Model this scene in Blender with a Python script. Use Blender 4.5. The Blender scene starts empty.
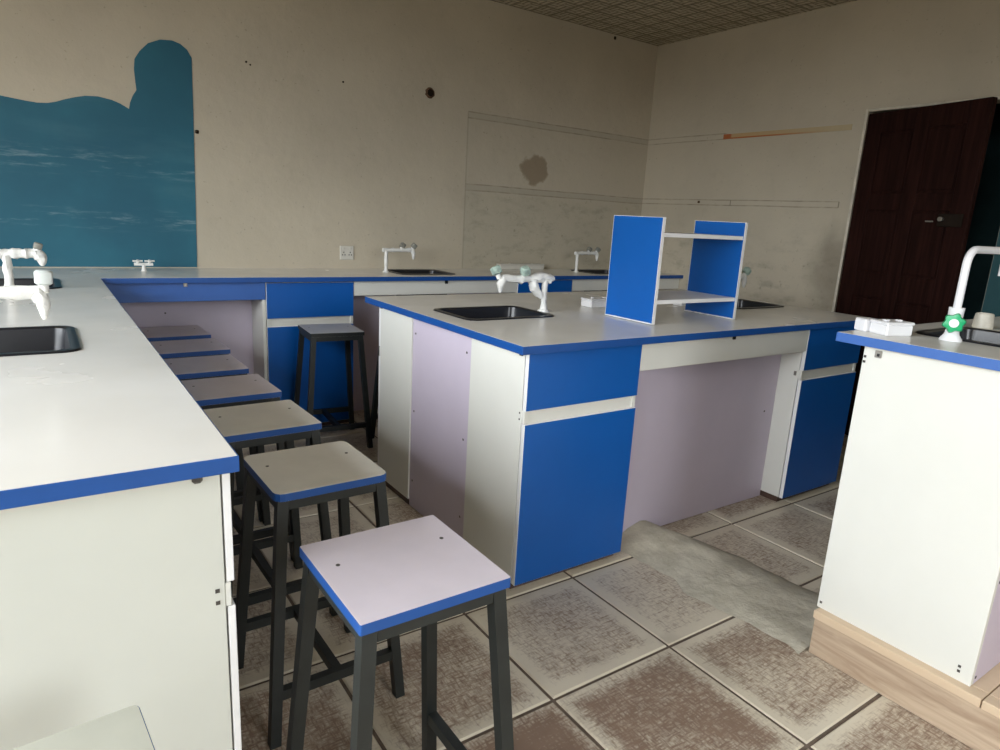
import bpy, bmesh, math, random
from mathutils import Vector, Matrix, noise as mnoise

random.seed(7)
S = bpy.context.scene
COL = S.collection

# ------------------------------------------------------------------ camera
F_PX, YAW, PITCH, ROLL, CZ = 662.88, 0.6112, 0.2345, 0.0556, 1.287
cam_d = bpy.data.cameras.new('camera')
cam_d.sensor_fit = 'HORIZONTAL'; cam_d.sensor_width = 36.0
cam_d.lens = F_PX * 36.0 / 1000.0
cam_d.clip_start = 0.02; cam_d.clip_end = 200
cam = bpy.data.objects.new('camera', cam_d); COL.objects.link(cam)
fwd = Vector((math.sin(YAW) * math.cos(PITCH), math.cos(YAW) * math.cos(PITCH), -math.sin(PITCH)))
rgt = Vector((math.cos(YAW), -math.sin(YAW), 0)); upv = rgt.cross(fwd)
r2 = rgt * math.cos(ROLL) + upv * math.sin(ROLL); u2 = upv * math.cos(ROLL) - rgt * math.sin(ROLL)
M = Matrix((r2, u2, -fwd)).transposed().to_4x4(); M.translation = (0, 0, CZ)
cam.matrix_world = M
S.camera = cam

# ------------------------------------------------------------------ room limits, windows
XB = -0.42                              # far side of the bench beside the camera
XL, XR, YB, YF, ZC = -2.1, 4.351, 4.21, -2.2, 2.716
WIN_L = (-1.1, 2.60, 0.95, 2.64)      # y0 y1 z0 z1 in the left wall
WIN_R = (0.35, 1.75, 1.25, 2.45)       # x0 x1 z0 z1 in the rear wall

# ------------------------------------------------------------------ sky, light, exposure
SKY = 4.5
w = bpy.data.worlds.new('overcast_sky'); S.world = w; w.use_nodes = True
nt = w.node_tree; nt.nodes.clear()
out = nt.nodes.new('ShaderNodeOutputWorld'); bg = nt.nodes.new('ShaderNodeBackground')
tc = nt.nodes.new('ShaderNodeTexCoord'); sp = nt.nodes.new('ShaderNodeSeparateXYZ')
mr = nt.nodes.new('ShaderNodeMapRange'); mr.inputs[1].default_value = -0.02; mr.inputs[2].default_value = 0.02
mx = nt.nodes.new('ShaderNodeMix'); mx.data_type = 'RGBA'
mx.inputs[6].default_value = (0.17, 0.155, 0.13, 1)      # ground outside
mx.inputs[7].default_value = (0.92, 0.965, 1.0, 1)        # overcast sky
nt.links.new(tc.outputs['Generated'], sp.inputs[0]); nt.links.new(sp.outputs[2], mr.inputs[0])
nt.links.new(mr.outputs[0], mx.inputs[0]); nt.links.new(mx.outputs[2], bg.inputs[0])
# overcast sky: zenith three times as bright as the horizon
ov = nt.nodes.new('ShaderNodeMapRange'); ov.inputs[1].default_value = 0; ov.inputs[2].default_value = 1
ov.inputs[3].default_value = 1.0; ov.inputs[4].default_value = 3.0
st = nt.nodes.new('ShaderNodeMath'); st.operation = 'MULTIPLY'; st.inputs[1].default_value = SKY
nt.links.new(sp.outputs[2], ov.inputs[0]); nt.links.new(ov.outputs[0], st.inputs[0]); nt.links.new(st.outputs[0], bg.inputs[1])
nt.links.new(bg.outputs[0], out.inputs[0])

def portal(name, loc, rot, sx, sy):
    l = bpy.data.lights.new(name, 'AREA'); l.shape = 'RECTANGLE'; l.size = sx; l.size_y = sy
    l.cycles.is_portal = True
    o = bpy.data.objects.new(name, l); COL.objects.link(o); o.location = loc; o.rotation_euler = rot
portal('daylight_side_window', (XL - 0.12, (WIN_L[0] + WIN_L[1]) / 2, (WIN_L[2] + WIN_L[3]) / 2), (0, -math.pi / 2, 0),
       WIN_L[3] - WIN_L[2], WIN_L[1] - WIN_L[0])
portal('daylight_rear_window', ((WIN_R[0] + WIN_R[1]) / 2, YF - 0.12, (WIN_R[2] + WIN_R[3]) / 2), (math.pi / 2, 0, 0),
       WIN_R[1] - WIN_R[0], WIN_R[3] - WIN_R[2])
S.view_settings.view_transform = 'Standard'; S.view_settings.look = 'None'
S.view_settings.gamma = 1.0; S.view_settings.use_curve_mapping = False
S.view_settings.exposure = 1.03
S.cycles.use_denoising = True
S.cycles.max_bounces = 10; S.cycles.diffuse_bounces = 6
S.cycles.sample_clamp_indirect = 6.0

# ------------------------------------------------------------------ node helper
class G:
    def __init__(s, name):
        s.m = bpy.data.materials.new(name); s.m.use_nodes = True
        s.t = s.m.node_tree; s.t.nodes.clear()
        s.out = s.n('ShaderNodeOutputMaterial'); s.b = s.n('ShaderNodeBsdfPrincipled')
        s.l(s.b.outputs[0], s.out.inputs[0])
        s._obj = None
    def n(s, ty, **k):
        nd = s.t.nodes.new(ty)
        for a, v in k.items(): setattr(nd, a, v)
        return nd
    def l(s, a, b): s.t.links.new(a, b)
    def put(s, sock, v):
        if isinstance(v, bpy.types.NodeSocket): s.l(v, sock)
        elif isinstance(v, (tuple, list)):
            sock.default_value = (*v, 1.0)[:4] if sock.type == 'RGBA' else v
        else: sock.default_value = v
    def obj(s):
        if s._obj is None: s._obj = s.n('ShaderNodeTexCoord').outputs['Object']
        return s._obj
    def rnd(s): return s.n('ShaderNodeObjectInfo').outputs['Random']
    def xyz(s, v=None):
        q = s.n('ShaderNodeSeparateXYZ'); s.l(v or s.obj(), q.inputs[0]); return q.outputs
    def mul(s, v, sc):
        q = s.n('ShaderNodeVectorMath', operation='MULTIPLY'); s.l(v, q.inputs[0]); s.put(q.inputs[1], sc); return q.outputs[0]
    def addv(s, v, b):
        q = s.n('ShaderNodeVectorMath', operation='ADD'); s.l(v, q.inputs[0]); s.put(q.inputs[1], b); return q.outputs[0]
    def noise(s, scale=5, detail=3, rough=.5, v=None, dist=0.0):
        q = s.n('ShaderNodeTexNoise'); s.l(v or s.obj(), q.inputs['Vector'])
        q.inputs['Scale'].default_value = scale; q.inputs['Detail'].default_value = detail
        q.inputs['Roughness'].default_value = rough; q.inputs['Distortion'].default_value = dist
        return q.outputs[0]
    def math(s, op, a, b=0.0, c=None):
        q = s.n('ShaderNodeMath', operation=op); s.put(q.inputs[0], a); s.put(q.inputs[1], b)
        if c is not None: s.put(q.inputs[2], c)
        return q.outputs[0]
    def ss(s, v, lo, hi):
        q = s.n('ShaderNodeMapRange', interpolation_type='SMOOTHSTEP'); s.put(q.inputs[0], v)
        q.inputs[1].default_value = lo; q.inputs[2].default_value = hi; return q.outputs[0]
    def lin(s, v, lo, hi, a, b):
        q = s.n('ShaderNodeMapRange'); s.put(q.inputs[0], v)
        for i, x in enumerate((lo, hi, a, b)): s.put(q.inputs[1 + i], x)
        return q.outputs[0]
    def mix(s, f, a, b, mode='MIX'):
        q = s.n('ShaderNodeMix', data_type='RGBA', blend_type=mode)
        s.put(q.inputs[0], f); s.put(q.inputs[6], a); s.put(q.inputs[7], b); return q.outputs[2]
    def band(s, v, lo, hi, e=.004):
        return s.math('MULTIPLY', s.ss(v, lo - e, lo + e), s.math('SUBTRACT', 1.0, s.ss(v, hi - e, hi + e)))
    def set(s, color=None, rough=None, spec=None, **k):
        if color is not None: s.put(s.b.inputs['Base Color'], color)
        if rough is not None: s.put(s.b.inputs['Roughness'], rough)
        if spec is not None: s.put(s.b.inputs['Specular IOR Level'], spec)
        for a, v in k.items(): s.put(s.b.inputs[a.replace('_', ' ')], v)
        return s
    def bump(s, h, strength=.3, dist=.01):
        q = s.n('ShaderNodeBump'); q.inputs['Strength'].default_value = strength
        q.inputs['Distance'].default_value = dist; s.l(h, q.inputs['Height']); s.l(q.outputs[0], s.b.inputs['Normal']); return s

def simple(name, col, rough=.5, var=.08, scale=6, spec=.5, bump=0, **k):
    g = G(name); n = g.noise(scale, 4, .6)
    c = g.mix(g.lin(n, .3, .7, 0, 1), tuple(x * (1 - var) for x in col), tuple(min(1, x * (1 + var)) for x in col))
    g.set(c, rough, spec, **k)
    if bump: g.bump(g.noise(scale * 8, 3), bump, .004)
    return g.m

MT = {}
MT['blue'] = simple('blue_melamine', (0.0, 0.095, 0.40), .38, .05, 3)
MT['blue_edge'] = simple('blue_edge_banding', (0.006, 0.070, 0.29), .42, .08, 9)
MT['blue_apron'] = simple('blue_apron_board', (0.035, 0.125, 0.42), .4, .06, 5)
MT['white'] = simple('white_melamine', (0.72, 0.72, 0.67), .42, .03, 2.5)
MT['end_white_shaded'] = simple('shaded_grey_white_melamine', (0.60, 0.61, 0.555), .42, .05, 2.0)  # slightly greenish white board, colour also darkened for shade on the end panel
MT['white_edge'] = simple('white_edge_strip', (0.82, 0.82, 0.82), .45, .03, 8)
MT['lilac'] = simple('lilac_melamine', (0.60, 0.535, 0.64), .4, .04, 2.5)
MT['lilac_top'] = simple('lilac_seat_board', (0.66, 0.60, 0.66), .33, .04, 8)
MT['white_top'] = simple('cream_seat_board', (0.80, 0.78, 0.72), .33, .05, 8)
MT['shaded_top'] = simple('shaded_cream_seat_board', (0.40, 0.40, 0.34), .45, .05, 8)  # cream seat board with the shade on it put into the base colour
MT['grey_top'] = simple('grey_seat_board', (0.50, 0.50, 0.49), .4, .05, 8)
MT['steel'] = simple('dark_green_black_paint', (0.014, 0.017, 0.016), .5, .25, 14)
MT['sink'] = simple('black_polypropylene', (0.010, 0.011, 0.015), .28, .1, 8)
MT['wrap'] = simple('white_plastic_wrap', (0.80, 0.80, 0.77), .38, .06, 30, bump=.5)
MT['wrap_knob'] = simple('green_tinted_wrapped_knob', (0.36, 0.47, 0.41), .3, .35, 40, bump=.4)
MT['knob_grey'] = simple('grey_tap_knob', (0.22, 0.22, 0.19), .4, .3, 40)
MT['knob_pale'] = simple('pale_grey_tap_knob', (0.60, 0.64, 0.62), .35, .1, 20)
MT['plastic'] = simple('white_plastic', (0.82, 0.82, 0.84), .3, .02, 10)
MT['green'] = simple('green_plastic', (0.0, 0.36, 0.13), .3, .15, 20)
MT['black'] = simple('black_plastic', (0.012, 0.012, 0.012), .5, .1, 10)
MT['screw'] = simple('dark_screw_head', (0.05, 0.045, 0.04), .45, .2, 30)
MT['plinth'] = simple('brown_plinth_board', (0.09, 0.05, 0.035), .6, .3, 12)
MT['cream'] = simple('cream_glazed_ware', (0.56, 0.53, 0.45), .4, .15, 30)
MT['socket'] = simple('ivory_socket_plastic', (0.62, 0.60, 0.54), .4, .05, 20)
MT['brass'] = simple('dull_metal', (0.35, 0.33, 0.30), .35, .1, 20, Metallic=.8)
MT['caulk'] = simple('white_sealant', (0.82, 0.82, 0.82), .5, .05, 40)
MT['dark_seam'] = MT['black']

# worktop: pale grey laminate, faint stains
g = G('grey_white_laminate')
n1 = g.noise(1.3, 4, .6); n2 = g.noise(60, 2, .5)
c = g.mix(g.ss(n1, .35, .7), (0.78, 0.76, 0.71), (0.84, 0.825, 0.79))
g.set(c, g.lin(g.noise(4, 3), .3, .7, .20, .28), .5); MT['worktop'] = g.m

# plaster walls
def wall_common(g, base=(0.51, 0.457, 0.360)):
    n = g.noise(.9, 5, .6); c = g.mix(g.ss(n, .3, .7), tuple(x * .90 for x in base), tuple(x * 1.07 for x in base))
    n = g.noise(7, 5, .7); c = g.mix(g.math('MULTIPLY', g.ss(n, .56, .78), .18), c, (0.30, 0.26, 0.20))
    n = g.noise(55, 2, .5); c = g.mix(g.math('MULTIPLY', g.ss(n, .69, .76), .35), c, (0.20, 0.17, 0.13))
    return c
def wall_finish(g, c, rough=.75):
    g.set(c, rough, .3); g.bump(g.noise(18, 5, .6), .25, .012); return g.m
g = G('cream_plaster'); MT['wall'] = wall_finish(g, wall_common(g))
def scuffs(g, c, m, z):
    st = g.noise(1.0, 4, .65, g.mul(g.obj(), (5, 5, 12)))
    f = g.math('MULTIPLY', g.math('MULTIPLY', g.ss(st, .48, .74), .40), m)
    c = g.mix(f, c, (0.20, 0.185, 0.145))
    st = g.noise(1.0, 5, .7, g.mul(g.obj(), (26, 26, 20)))
    return g.mix(g.math('MULTIPLY', g.math('MULTIPLY', g.ss(st, .6, .72), .5), m), c, (0.17, 0.155, 0.12))
# back wall: bare patch, trunking outlines, stain
g = G('cream_plaster_back'); c = wall_common(g); X, Y, Z = g.xyz()
patch = g.math('MULTIPLY', g.ss(X, 2.545, 2.565), g.math('SUBTRACT', 1.0, g.ss(Z, 1.94, 1.96)))
c = g.mix(g.math('MULTIPLY', patch, .14), c, (0.36, 0.335, 0.27))
low = g.math('MULTIPLY', patch, g.math('SUBTRACT', 1.0, g.ss(Z, 1.40, 1.50)))
c = g.mix(g.math('MULTIPLY', low, .25), c, (0.38, 0.36, 0.28))
c = scuffs(g, c, low, Z)
wob = g.math('MULTIPLY', g.math('SUBTRACT', g.noise(3, 2), .5), .008)
brk = g.lin(g.noise(11, 3), .35, .65, .35, 1.0)
Zw = g.math('ADD', Z, wob)
right = g.ss(X, 2.552, 2.562)
for zz in (1.985, 1.945, 1.500, 1.458):
    ln = g.math('MULTIPLY', g.band(Zw, zz - .004, zz + .004, .002), right)
    c = g.mix(g.math('MULTIPLY', g.math('MULTIPLY', ln, brk), .62), c, (0.15, 0.125, 0.095))
for zz in (1.965, 1.479):
    ln = g.math('MULTIPLY', g.band(Zw, zz - .018, zz + .018, .003), right)
    c = g.mix(g.math('MULTIPLY', ln, .35), c, (0.34, 0.31, 0.25))
e = g.math('MULTIPLY', g.band(X, 2.553, 2.563, .004), g.math('SUBTRACT', 1.0, g.ss(Z, 1.97, 1.99)))
c = g.mix(g.math('MULTIPLY', e, .30), c, (0.17, 0.15, 0.12))
dx = g.math('DIVIDE', g.math('SUBTRACT', X, 3.165), .125); dz = g.math('DIVIDE', g.math('SUBTRACT', Z, 1.645), .105)
rr = g.math('SQRT', g.math('ADD', g.math('MULTIPLY', dx, dx), g.math('MULTIPLY', dz, dz)))
rr = g.math('ADD', rr, g.math('MULTIPLY', g.math('SUBTRACT', g.noise(14, 3), .5), 1.0))
c = g.mix(g.math('MULTIPLY', g.math('SUBTRACT', 1.0, g.ss(rr, .85, 1.12)), .8), c, (0.25, 0.19, 0.125))
MT['wall_back'] = wall_finish(g, c)
# right wall
g = G('cream_plaster_right'); c = wall_common(g); X, Y, Z = g.xyz()
lowm = g.math('SUBTRACT', 1.0, g.ss(Z, 1.05, 1.45))
c = scuffs(g, c, lowm, Z)
smx = g.math('DIVIDE', g.math('SUBTRACT', Y, 2.42), .16); smz = g.math('DIVIDE', g.math('SUBTRACT', Z, 1.05), .30)
sr = g.math('SQRT', g.math('ADD', g.math('MULTIPLY', smx, smx), g.math('MULTIPLY', smz, smz)))
sr = g.math('ADD', sr, g.math('MULTIPLY', g.math('SUBTRACT', g.noise(9, 4), .5), 1.2))
c = g.mix(g.math('MULTIPLY', g.math('SUBTRACT', 1.0, g.ss(sr, .2, 1.5)), .5), c, (0.11, 0.09, 0.06))
brk = g.lin(g.noise(11, 3), .35, .65, .35, 1.0)
Zw = g.math('ADD', Z, g.math('MULTIPLY', g.math('SUBTRACT', g.noise(3, 2), .5), .008))
r1 = g.ss(Y, 3.40, 3.44); r2_ = g.ss(Y, 2.455, 2.465)
for zz, mk in ((1.985, r1), (1.945, r1), (1.500, r2_), (1.462, r2_)):
    ln = g.math('MULTIPLY', g.band(Zw, zz - .004, zz + .004, .002), mk)
    c = g.mix(g.math('MULTIPLY', g.math('MULTIPLY', ln, brk), .6), c, (0.15, 0.125, 0.095))
vend = g.math('MULTIPLY', g.band(Zw, 1.462, 1.50, .003), g.math('MAXIMUM', g.band(Y, 2.455, 2.463, .002), g.band(Y, 3.30, 3.308, .002)))
c = g.mix(g.math('MULTIPLY', vend, .7), c, (0.14, 0.12, 0.09))
teal_d = g.math('MULTIPLY', g.math('SUBTRACT', 1.0, g.ss(Y, 1.525, 1.535)), g.math('SUBTRACT', 1.0, g.ss(Z, 1.495, 1.505)))
c = g.mix(teal_d, c, (0.02, 0.07, 0.08))
MT['wall_right'] = wall_finish(g, c)
# orange residue strip
g = G('orange_glue_residue'); X, Y, Z = g.xyz()
c = g.mix(g.ss(Y, 2.45, 3.40), (0.50, 0.41, 0.26), (0.54, 0.36, 0.18))
c = g.mix(g.math('MULTIPLY', g.band(Z, 1.938, 1.953, .003), g.ss(Y, 2.55, 3.1)), c, (0.46, 0.12, 0.02))
c = g.mix(g.ss(Y, 3.36, 3.38), c, (0.42, 0.10, 0.02))
c = g.mix(g.math('MULTIPLY', g.noise(30, 3), .35), c, (0.34, 0.28, 0.19)); g.set(c, .8, .2); MT['orange'] = g.m
# chalk-smudged teal board
g = G('teal_board_paint'); X, Y, Z = g.xyz()
n = g.noise(2.2, 4, .6); c = g.mix(g.ss(n, .3, .7), (0.018, 0.108, 0.165), (0.023, 0.135, 0.196))
sm = g.noise(1.0, 5, .7, g.mul(g.obj(), (5, 1, 40)))
bandm = g.math('MAXIMUM', g.band(Z, 1.40, 1.50, .05), g.band(Z, 1.12, 1.20, .04))
c = g.mix(g.math('MULTIPLY', g.math('MULTIPLY', g.ss(sm, .50, .72), bandm), .45), c, (0.32, 0.42, 0.45))
sm2 = g.noise(1.0, 4, .6, g.mul(g.obj(), (2, 1, 9)))
c = g.mix(g.math('MULTIPLY', g.ss(sm2, .5, .75), .07), c, (0.20, 0.34, 0.38))
g.set(c, .6, .35); MT['teal'] = g.m
# woven ceiling
g = G('woven_ceiling_mat'); X, Y, Z = g.xyz()
def strands(v, per):
    q = g.math('FRACT', g.math('MULTIPLY', v, 1 / per)); q = g.math('ABSOLUTE', g.math('SUBTRACT', q, .5)); return g.math('SUBTRACT', 1.0, g.ss(q, .25, .48))
sx_ = strands(X, .042); sy_ = strands(Y, .042)
chk = g.n('ShaderNodeTexChecker'); g.l(g.obj(), chk.inputs[0]); chk.inputs['Scale'].default_value = 1 / .084
h = g.mix(chk.outputs[1], sx_, sy_)
h1 = g.math('MULTIPLY', h, g.lin(g.noise(1, 2, .5, g.mul(g.obj(), (14, 40, 1))), .3, .7, .55, 1.0))
c = g.mix(h1, (0.17, 0.145, 0.10), (0.60, 0.53, 0.40))
gl = g.math('MAXIMUM', g.band(g.math('FRACT', g.math('MULTIPLY', X, 1 / .168)), .0, .12, .03), g.band(g.math('FRACT', g.math('MULTIPLY', Y, 1 / .168)), .0, .12, .03))
c = g.mix(g.math('MULTIPLY', gl, .6), c, (0.13, 0.11, 0.075))
g.set(c, .8, .2); g.bump(h1, .6, .006); MT['ceiling'] = g.m
# floor tile: cream glaze worn through to brown in the middle
g = G('worn_floor_tile'); X, Y, Z = g.xyz(); rnd = g.rnd()
P = g.n('ShaderNodeNewGeometry').outputs['Position']
off = g.addv(P, (3.1, 7.7, 0))
d = g.math('MAXIMUM', g.math('ABSOLUTE', X), g.math('ABSOLUTE', Y))
stx = g.noise(1, 3, .6, g.mul(off, (26, 150, 1))); sty = g.noise(1, 3, .6, g.mul(off, (150, 26, 1)))
blot = g.noise(6, 4, .6, off); speck = g.noise(70, 2, .6, off)
wv = g.math('ADD', g.math('ADD', g.math('MULTIPLY', g.math('MAXIMUM', stx, sty), .62), g.math('MULTIPLY', speck, .20)), g.math('MULTIPLY', blot, .26))
wear = g.xyz(g.n('ShaderNodeObjectInfo').outputs['Color'])[0]
edge_n = g.math('ADD', d, g.math('MULTIPLY', g.math('SUBTRACT', blot, .5), .09))
edge = g.ss(edge_n, .165, .234)
wv = g.math('SUBTRACT', g.math('ADD', wv, g.lin(wear, 0, 1, -.16, .20)), g.math('MULTIPLY', edge, g.lin(wear, 0, 1, .30, .16)))
f = g.ss(wv, .42, .70)
pale = g.mix(g.noise(4, 3, .5, off), (0.62, 0.55, 0.43), (0.72, 0.655, 0.53))
brown = g.mix(g.noise(20, 3, .5, off), (0.155, 0.090, 0.060), (0.27, 0.175, 0.12))
c = g.mix(g.math('MULTIPLY', f, .92), pale, brown)
grime = g.noise(2.2, 4, .6, off); c = g.mix(g.math('MULTIPLY', g.ss(grime, .55, .75), .30), c, (0.20, 0.16, 0.125))
g.set(c, g.lin(f, 0, 1, .38, .6), .4); g.bump(wv, .15, .004); MT['tile'] = g.m
MT['grout'] = simple('brown_grout', (0.15, 0.115, 0.09), .85, .3, 25, .2)
g = G('rough_cement'); n = g.noise(9, 6, .7); n2 = g.noise(40, 4, .6)
c = g.mix(g.ss(n, .3, .72), (0.42, 0.385, 0.305), (0.58, 0.54, 0.44)); c = g.mix(g.math('MULTIPLY', g.ss(n2, .6, .75), .4), c, (0.62, 0.585, 0.50))
g.set(c, .9, .2); g.bump(n2, .45, .010); MT['cement'] = g.m
g = G('pale_plank_board'); X, Y, Z = g.xyz()
n = g.noise(1, 5, .6, g.mul(g.obj(), (30, 3, 30)), .6); n2 = g.noise(1, 4, .6, g.mul(g.obj(), (90, 5, 90)))
c = g.mix(g.ss(n, .3, .72), (0.36, 0.255, 0.175), (0.56, 0.44, 0.32)); c = g.mix(g.math('MULTIPLY', g.ss(n2, .55, .75), .35), c, (0.20, 0.135, 0.09))
g.set(c, .5, .4); MT['plank'] = g.m
g = G('pale_step_lip'); n = g.noise(1, 4, .6, g.mul(g.obj(), (20, 5, 20)))
g.set(g.mix(n, (0.58, 0.43, 0.29), (0.70, 0.56, 0.40)), .5, .4); MT['lip'] = g.m
g = G('dark_mahogany'); n = g.noise(1, 5, .6, g.mul(g.obj(), (40, 40, 2.2)), .4)
g.set(g.mix(g.ss(n, .3, .75), (0.012, 0.004, 0.003), (0.030, 0.010, 0.0075)), .7, .08); MT['door'] = g.m
MT['corridor'] = simple('corridor_paint', (0.045, 0.10, 0.105), .8, .2, 3, .2)
MT['jamb'] = simple('pale_jamb_plaster', (0.60, 0.56, 0.47), .8, .2, 14, .2)
MT['hole'] = simple('dark_hole', (0.02, 0.014, 0.01), .9, .2, 20, .1)
MT['rust'] = simple('rusty_ring', (0.10, 0.055, 0.03), .7, .3, 40, .2)

# ------------------------------------------------------------------ mesh helpers
def box(bm, x0, x1, y0, y1, z0, z1, bev=0.0, mi=0):
    v = [bm.verts.new((x, y, z)) for z in (z0, z1) for y in (y0, y1) for x in (x0, x1)]
    fs = [bm.faces.new([v[i] for i in q]) for q in ((0, 2, 3, 1), (4, 5, 7, 6), (0, 1, 5, 4), (2, 6, 7, 3), (0, 4, 6, 2), (1, 3, 7, 5))]
    for f in fs: f.material_index = mi
    if bev:
        es = list({e for f in fs for e in f.edges})
        bmesh.ops.bevel(bm, geom=es, offset=bev, segments=1, affect='EDGES', profile=.5)
    return fs
def ring(bm, pts): return [bm.verts.new(p) for p in pts]
def bridge(bm, a, b, mi=0):
    n = len(a)
    for i in range(n):
        f = bm.faces.new((a[i], a[(i + 1) % n], b[(i + 1) % n], b[i])); f.material_index = mi; f.smooth = True
def tube(bm, pts, radii, n=12, wob=0.0, cap=True, seed=0):
    pts = [Vector(p) for p in pts]
    if not isinstance(radii, (list, tuple)): radii = [radii] * len(pts)
    rings = []; up = None
    for i, p in enumerate(pts):
        t = (pts[min(i + 1, len(pts) - 1)] - pts[max(i - 1, 0)]).normalized()
        if up is None: up = t.orthogonal().normalized()
        up = (up - t * up.dot(t)).normalized(); sd = t.cross(up)
        rr_ = []
        for k in range(n):
            a = 2 * math.pi * k / n; q = up * math.cos(a) + sd * math.sin(a)
            r = radii[i]
            if wob: r *= 1 + wob * mnoise.noise((p + q * r) * 60 + Vector((seed, seed, 0)))
            rr_.append(p + q * r)
        rings.append(ring(bm, rr_))
    for a, b in zip(rings, rings[1:]): bridge(bm, a, b)
    if cap:
        bm.faces.new(list(reversed(rings[0]))); bm.faces.new(rings[-1])
def densify(pts, k):
    out_ = []
    for a, b in zip(pts, pts[1:]):
        a, b = Vector(a), Vector(b)
        out_ += [a.lerp(b, i / k) for i in range(k)]
    return out_ + [Vector(pts[-1])]
def bar(bm, a, b, wx, wy):
    """square tube leaning from a to b with horizontal square ends"""
    ra = [(a[0] + sx * wx / 2, a[1] + sy * wy / 2, a[2]) for sx, sy in ((-1, -1), (1, -1), (1, 1), (-1, 1))]
    rb = [(b[0] + sx * wx / 2, b[1] + sy * wy / 2, b[2]) for sx, sy in ((-1, -1), (1, -1), (1, 1), (-1, 1))]
    A, B = ring(bm, ra), ring(bm, rb)
    for i in range(4): bm.faces.new((A[i], A[(i + 1) % 4], B[(i + 1) % 4], B[i]))
    bm.faces.new(list(reversed(A))); bm.faces.new(B)
def rrect(x0, x1, y0, y1, r, z, n=5):
    p = []
    for cx, cy, a0 in ((x1 - r, y1 - r, 0), (x0 + r, y1 - r, 90), (x0 + r, y0 + r, 180), (x1 - r, y0 + r, 270)):
        for k in range(n + 1):
            a = math.radians(a0 + 90 * k / n); p.append((cx + r * math.cos(a), cy + r * math.sin(a), z))
    return p
def plate(bm, uv_cuts, keep, to3, t0, t1):
    """slab with rectangular holes: cells of a grid in (u,v), thickness t0..t1"""
    us, vs = uv_cuts; vc = {}
    def V(i, j, t):
        k = (i, j, t)
        if k not in vc: vc[k] = bm.verts.new(to3(us[i], vs[j], t))
        return vc[k]
    K = {(i, j) for i in range(len(us) - 1) for j in range(len(vs) - 1) if keep((us[i] + us[i + 1]) / 2, (vs[j] + vs[j + 1]) / 2)}
    for i, j in K:
        bm.faces.new((V(i, j, t1), V(i + 1, j, t1), V(i + 1, j + 1, t1), V(i, j + 1, t1)))
        bm.faces.new((V(i, j, t0), V(i, j + 1, t0), V(i + 1, j + 1, t0), V(i + 1, j, t0)))
        if (i - 1, j) not in K: bm.faces.new((V(i, j, t0), V(i, j, t1), V(i, j + 1, t1), V(i, j + 1, t0)))
        if (i + 1, j) not in K: bm.faces.new((V(i + 1, j, t0), V(i + 1, j + 1, t0), V(i + 1, j + 1, t1), V(i + 1, j, t1)))
        if (i, j - 1) not in K: bm.faces.new((V(i, j, t0), V(i + 1, j, t0), V(i + 1, j, t1), V(i, j, t1)))
        if (i, j + 1) not in K: bm.faces.new((V(i, j + 1, t0), V(i, j + 1, t1), V(i + 1, j + 1, t1), V(i + 1, j + 1, t0)))
def B(f=None):
    bm = bmesh.new()
    if f: f(bm)
    return bm
def mesh_obj(name, bm, mat, parent=None, origin=None, smooth=False):
    o3 = Vector(origin) if origin is not None else None
    if o3 is not None: bmesh.ops.translate(bm, vec=-o3, verts=bm.verts)
    bmesh.ops.recalc_face_normals(bm, faces=bm.faces)
    me = bpy.data.meshes.new(name); bm.to_mesh(me); bm.free()
    for m in (mat if isinstance(mat, list) else [mat]): me.materials.append(MT[m])
    if smooth:
        for p in me.polygons: p.use_smooth = True
        try: me.set_sharp_from_angle(angle=math.radians(40))
        except Exception: pass
    o = bpy.data.objects.new(name, me); COL.objects.link(o)
    if parent is not None: o.parent = parent
    elif o3 is not None: o.location = o3
    return o
def tag(o, label, cat, group=None):
    o['label'] = label; o['category'] = cat
    if group: o['group'] = group
    return o
class Thing:
    def __init__(s, name, label, cat, loc, rotz=0.0, group=None):
        s.o = bpy.data.objects.new(name, None); s.o.empty_display_size = .05; COL.objects.link(s.o)
        s.o.location = loc; s.o.rotation_euler = (0, 0, rotz); s.loc = Vector(loc); tag(s.o, label, cat, group)
    def part(s, name, bm, mat, local=False, parent=None, smooth=False, label=None):
        o = mesh_obj(name, bm, mat, parent or s.o, None if local else s.loc, smooth)
        if label: o['label'] = label
        return o
    def box(s, name, x0, x1, y0, y1, z0, z1, mat, bev=.0012, parent=None, local=False, label=None):
        return s.part(name, B(lambda b: box(b, x0, x1, y0, y1, z0, z1, bev)), mat, local, parent, label=label)
def struct(name, bm, mat, parent=None):
    o = mesh_obj(name, bm, mat, parent)
    if parent is None: o['kind'] = 'structure'
    return o

# ------------------------------------------------------------------ room shell
floor = struct('floor', B(lambda b: box(b, XL, XR, YF, YB, -.10, -.006)), 'grout')
TS, TX, TY, GAP = .469, 1.534, 1.646, .0055
tile_full = None
def tile_mesh(x0, x1, y0, y1):
    bm = bmesh.new(); c_ = .0035
    a = ring(bm, [(x0, y0, -.008), (x1, y0, -.008), (x1, y1, -.008), (x0, y1, -.008)])
    b_ = ring(bm, [(x0, y0, -c_), (x1, y0, -c_), (x1, y1, -c_), (x0, y1, -c_)])
    t = ring(bm, [(x0 + c_, y0 + c_, 0), (x1 - c_, y0 + c_, 0), (x1 - c_, y1 - c_, 0), (x0 + c_, y1 - c_, 0)])
    for p, q in ((a, b_), (b_, t)):
        for i in range(4): bm.faces.new((p[i], p[(i + 1) % 4], q[(i + 1) % 4], q[i]))
    bm.faces.new(t); me = bpy.data.meshes.new('tile'); bm.to_mesh(me); bm.free(); me.materials.append(MT['tile']); return me
i0, i1 = math.floor((XL - TX) / TS), math.ceil((XR - TX) / TS)
j0, j1 = math.floor((YF - TY) / TS), math.ceil((YB - TY) / TS)
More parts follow.
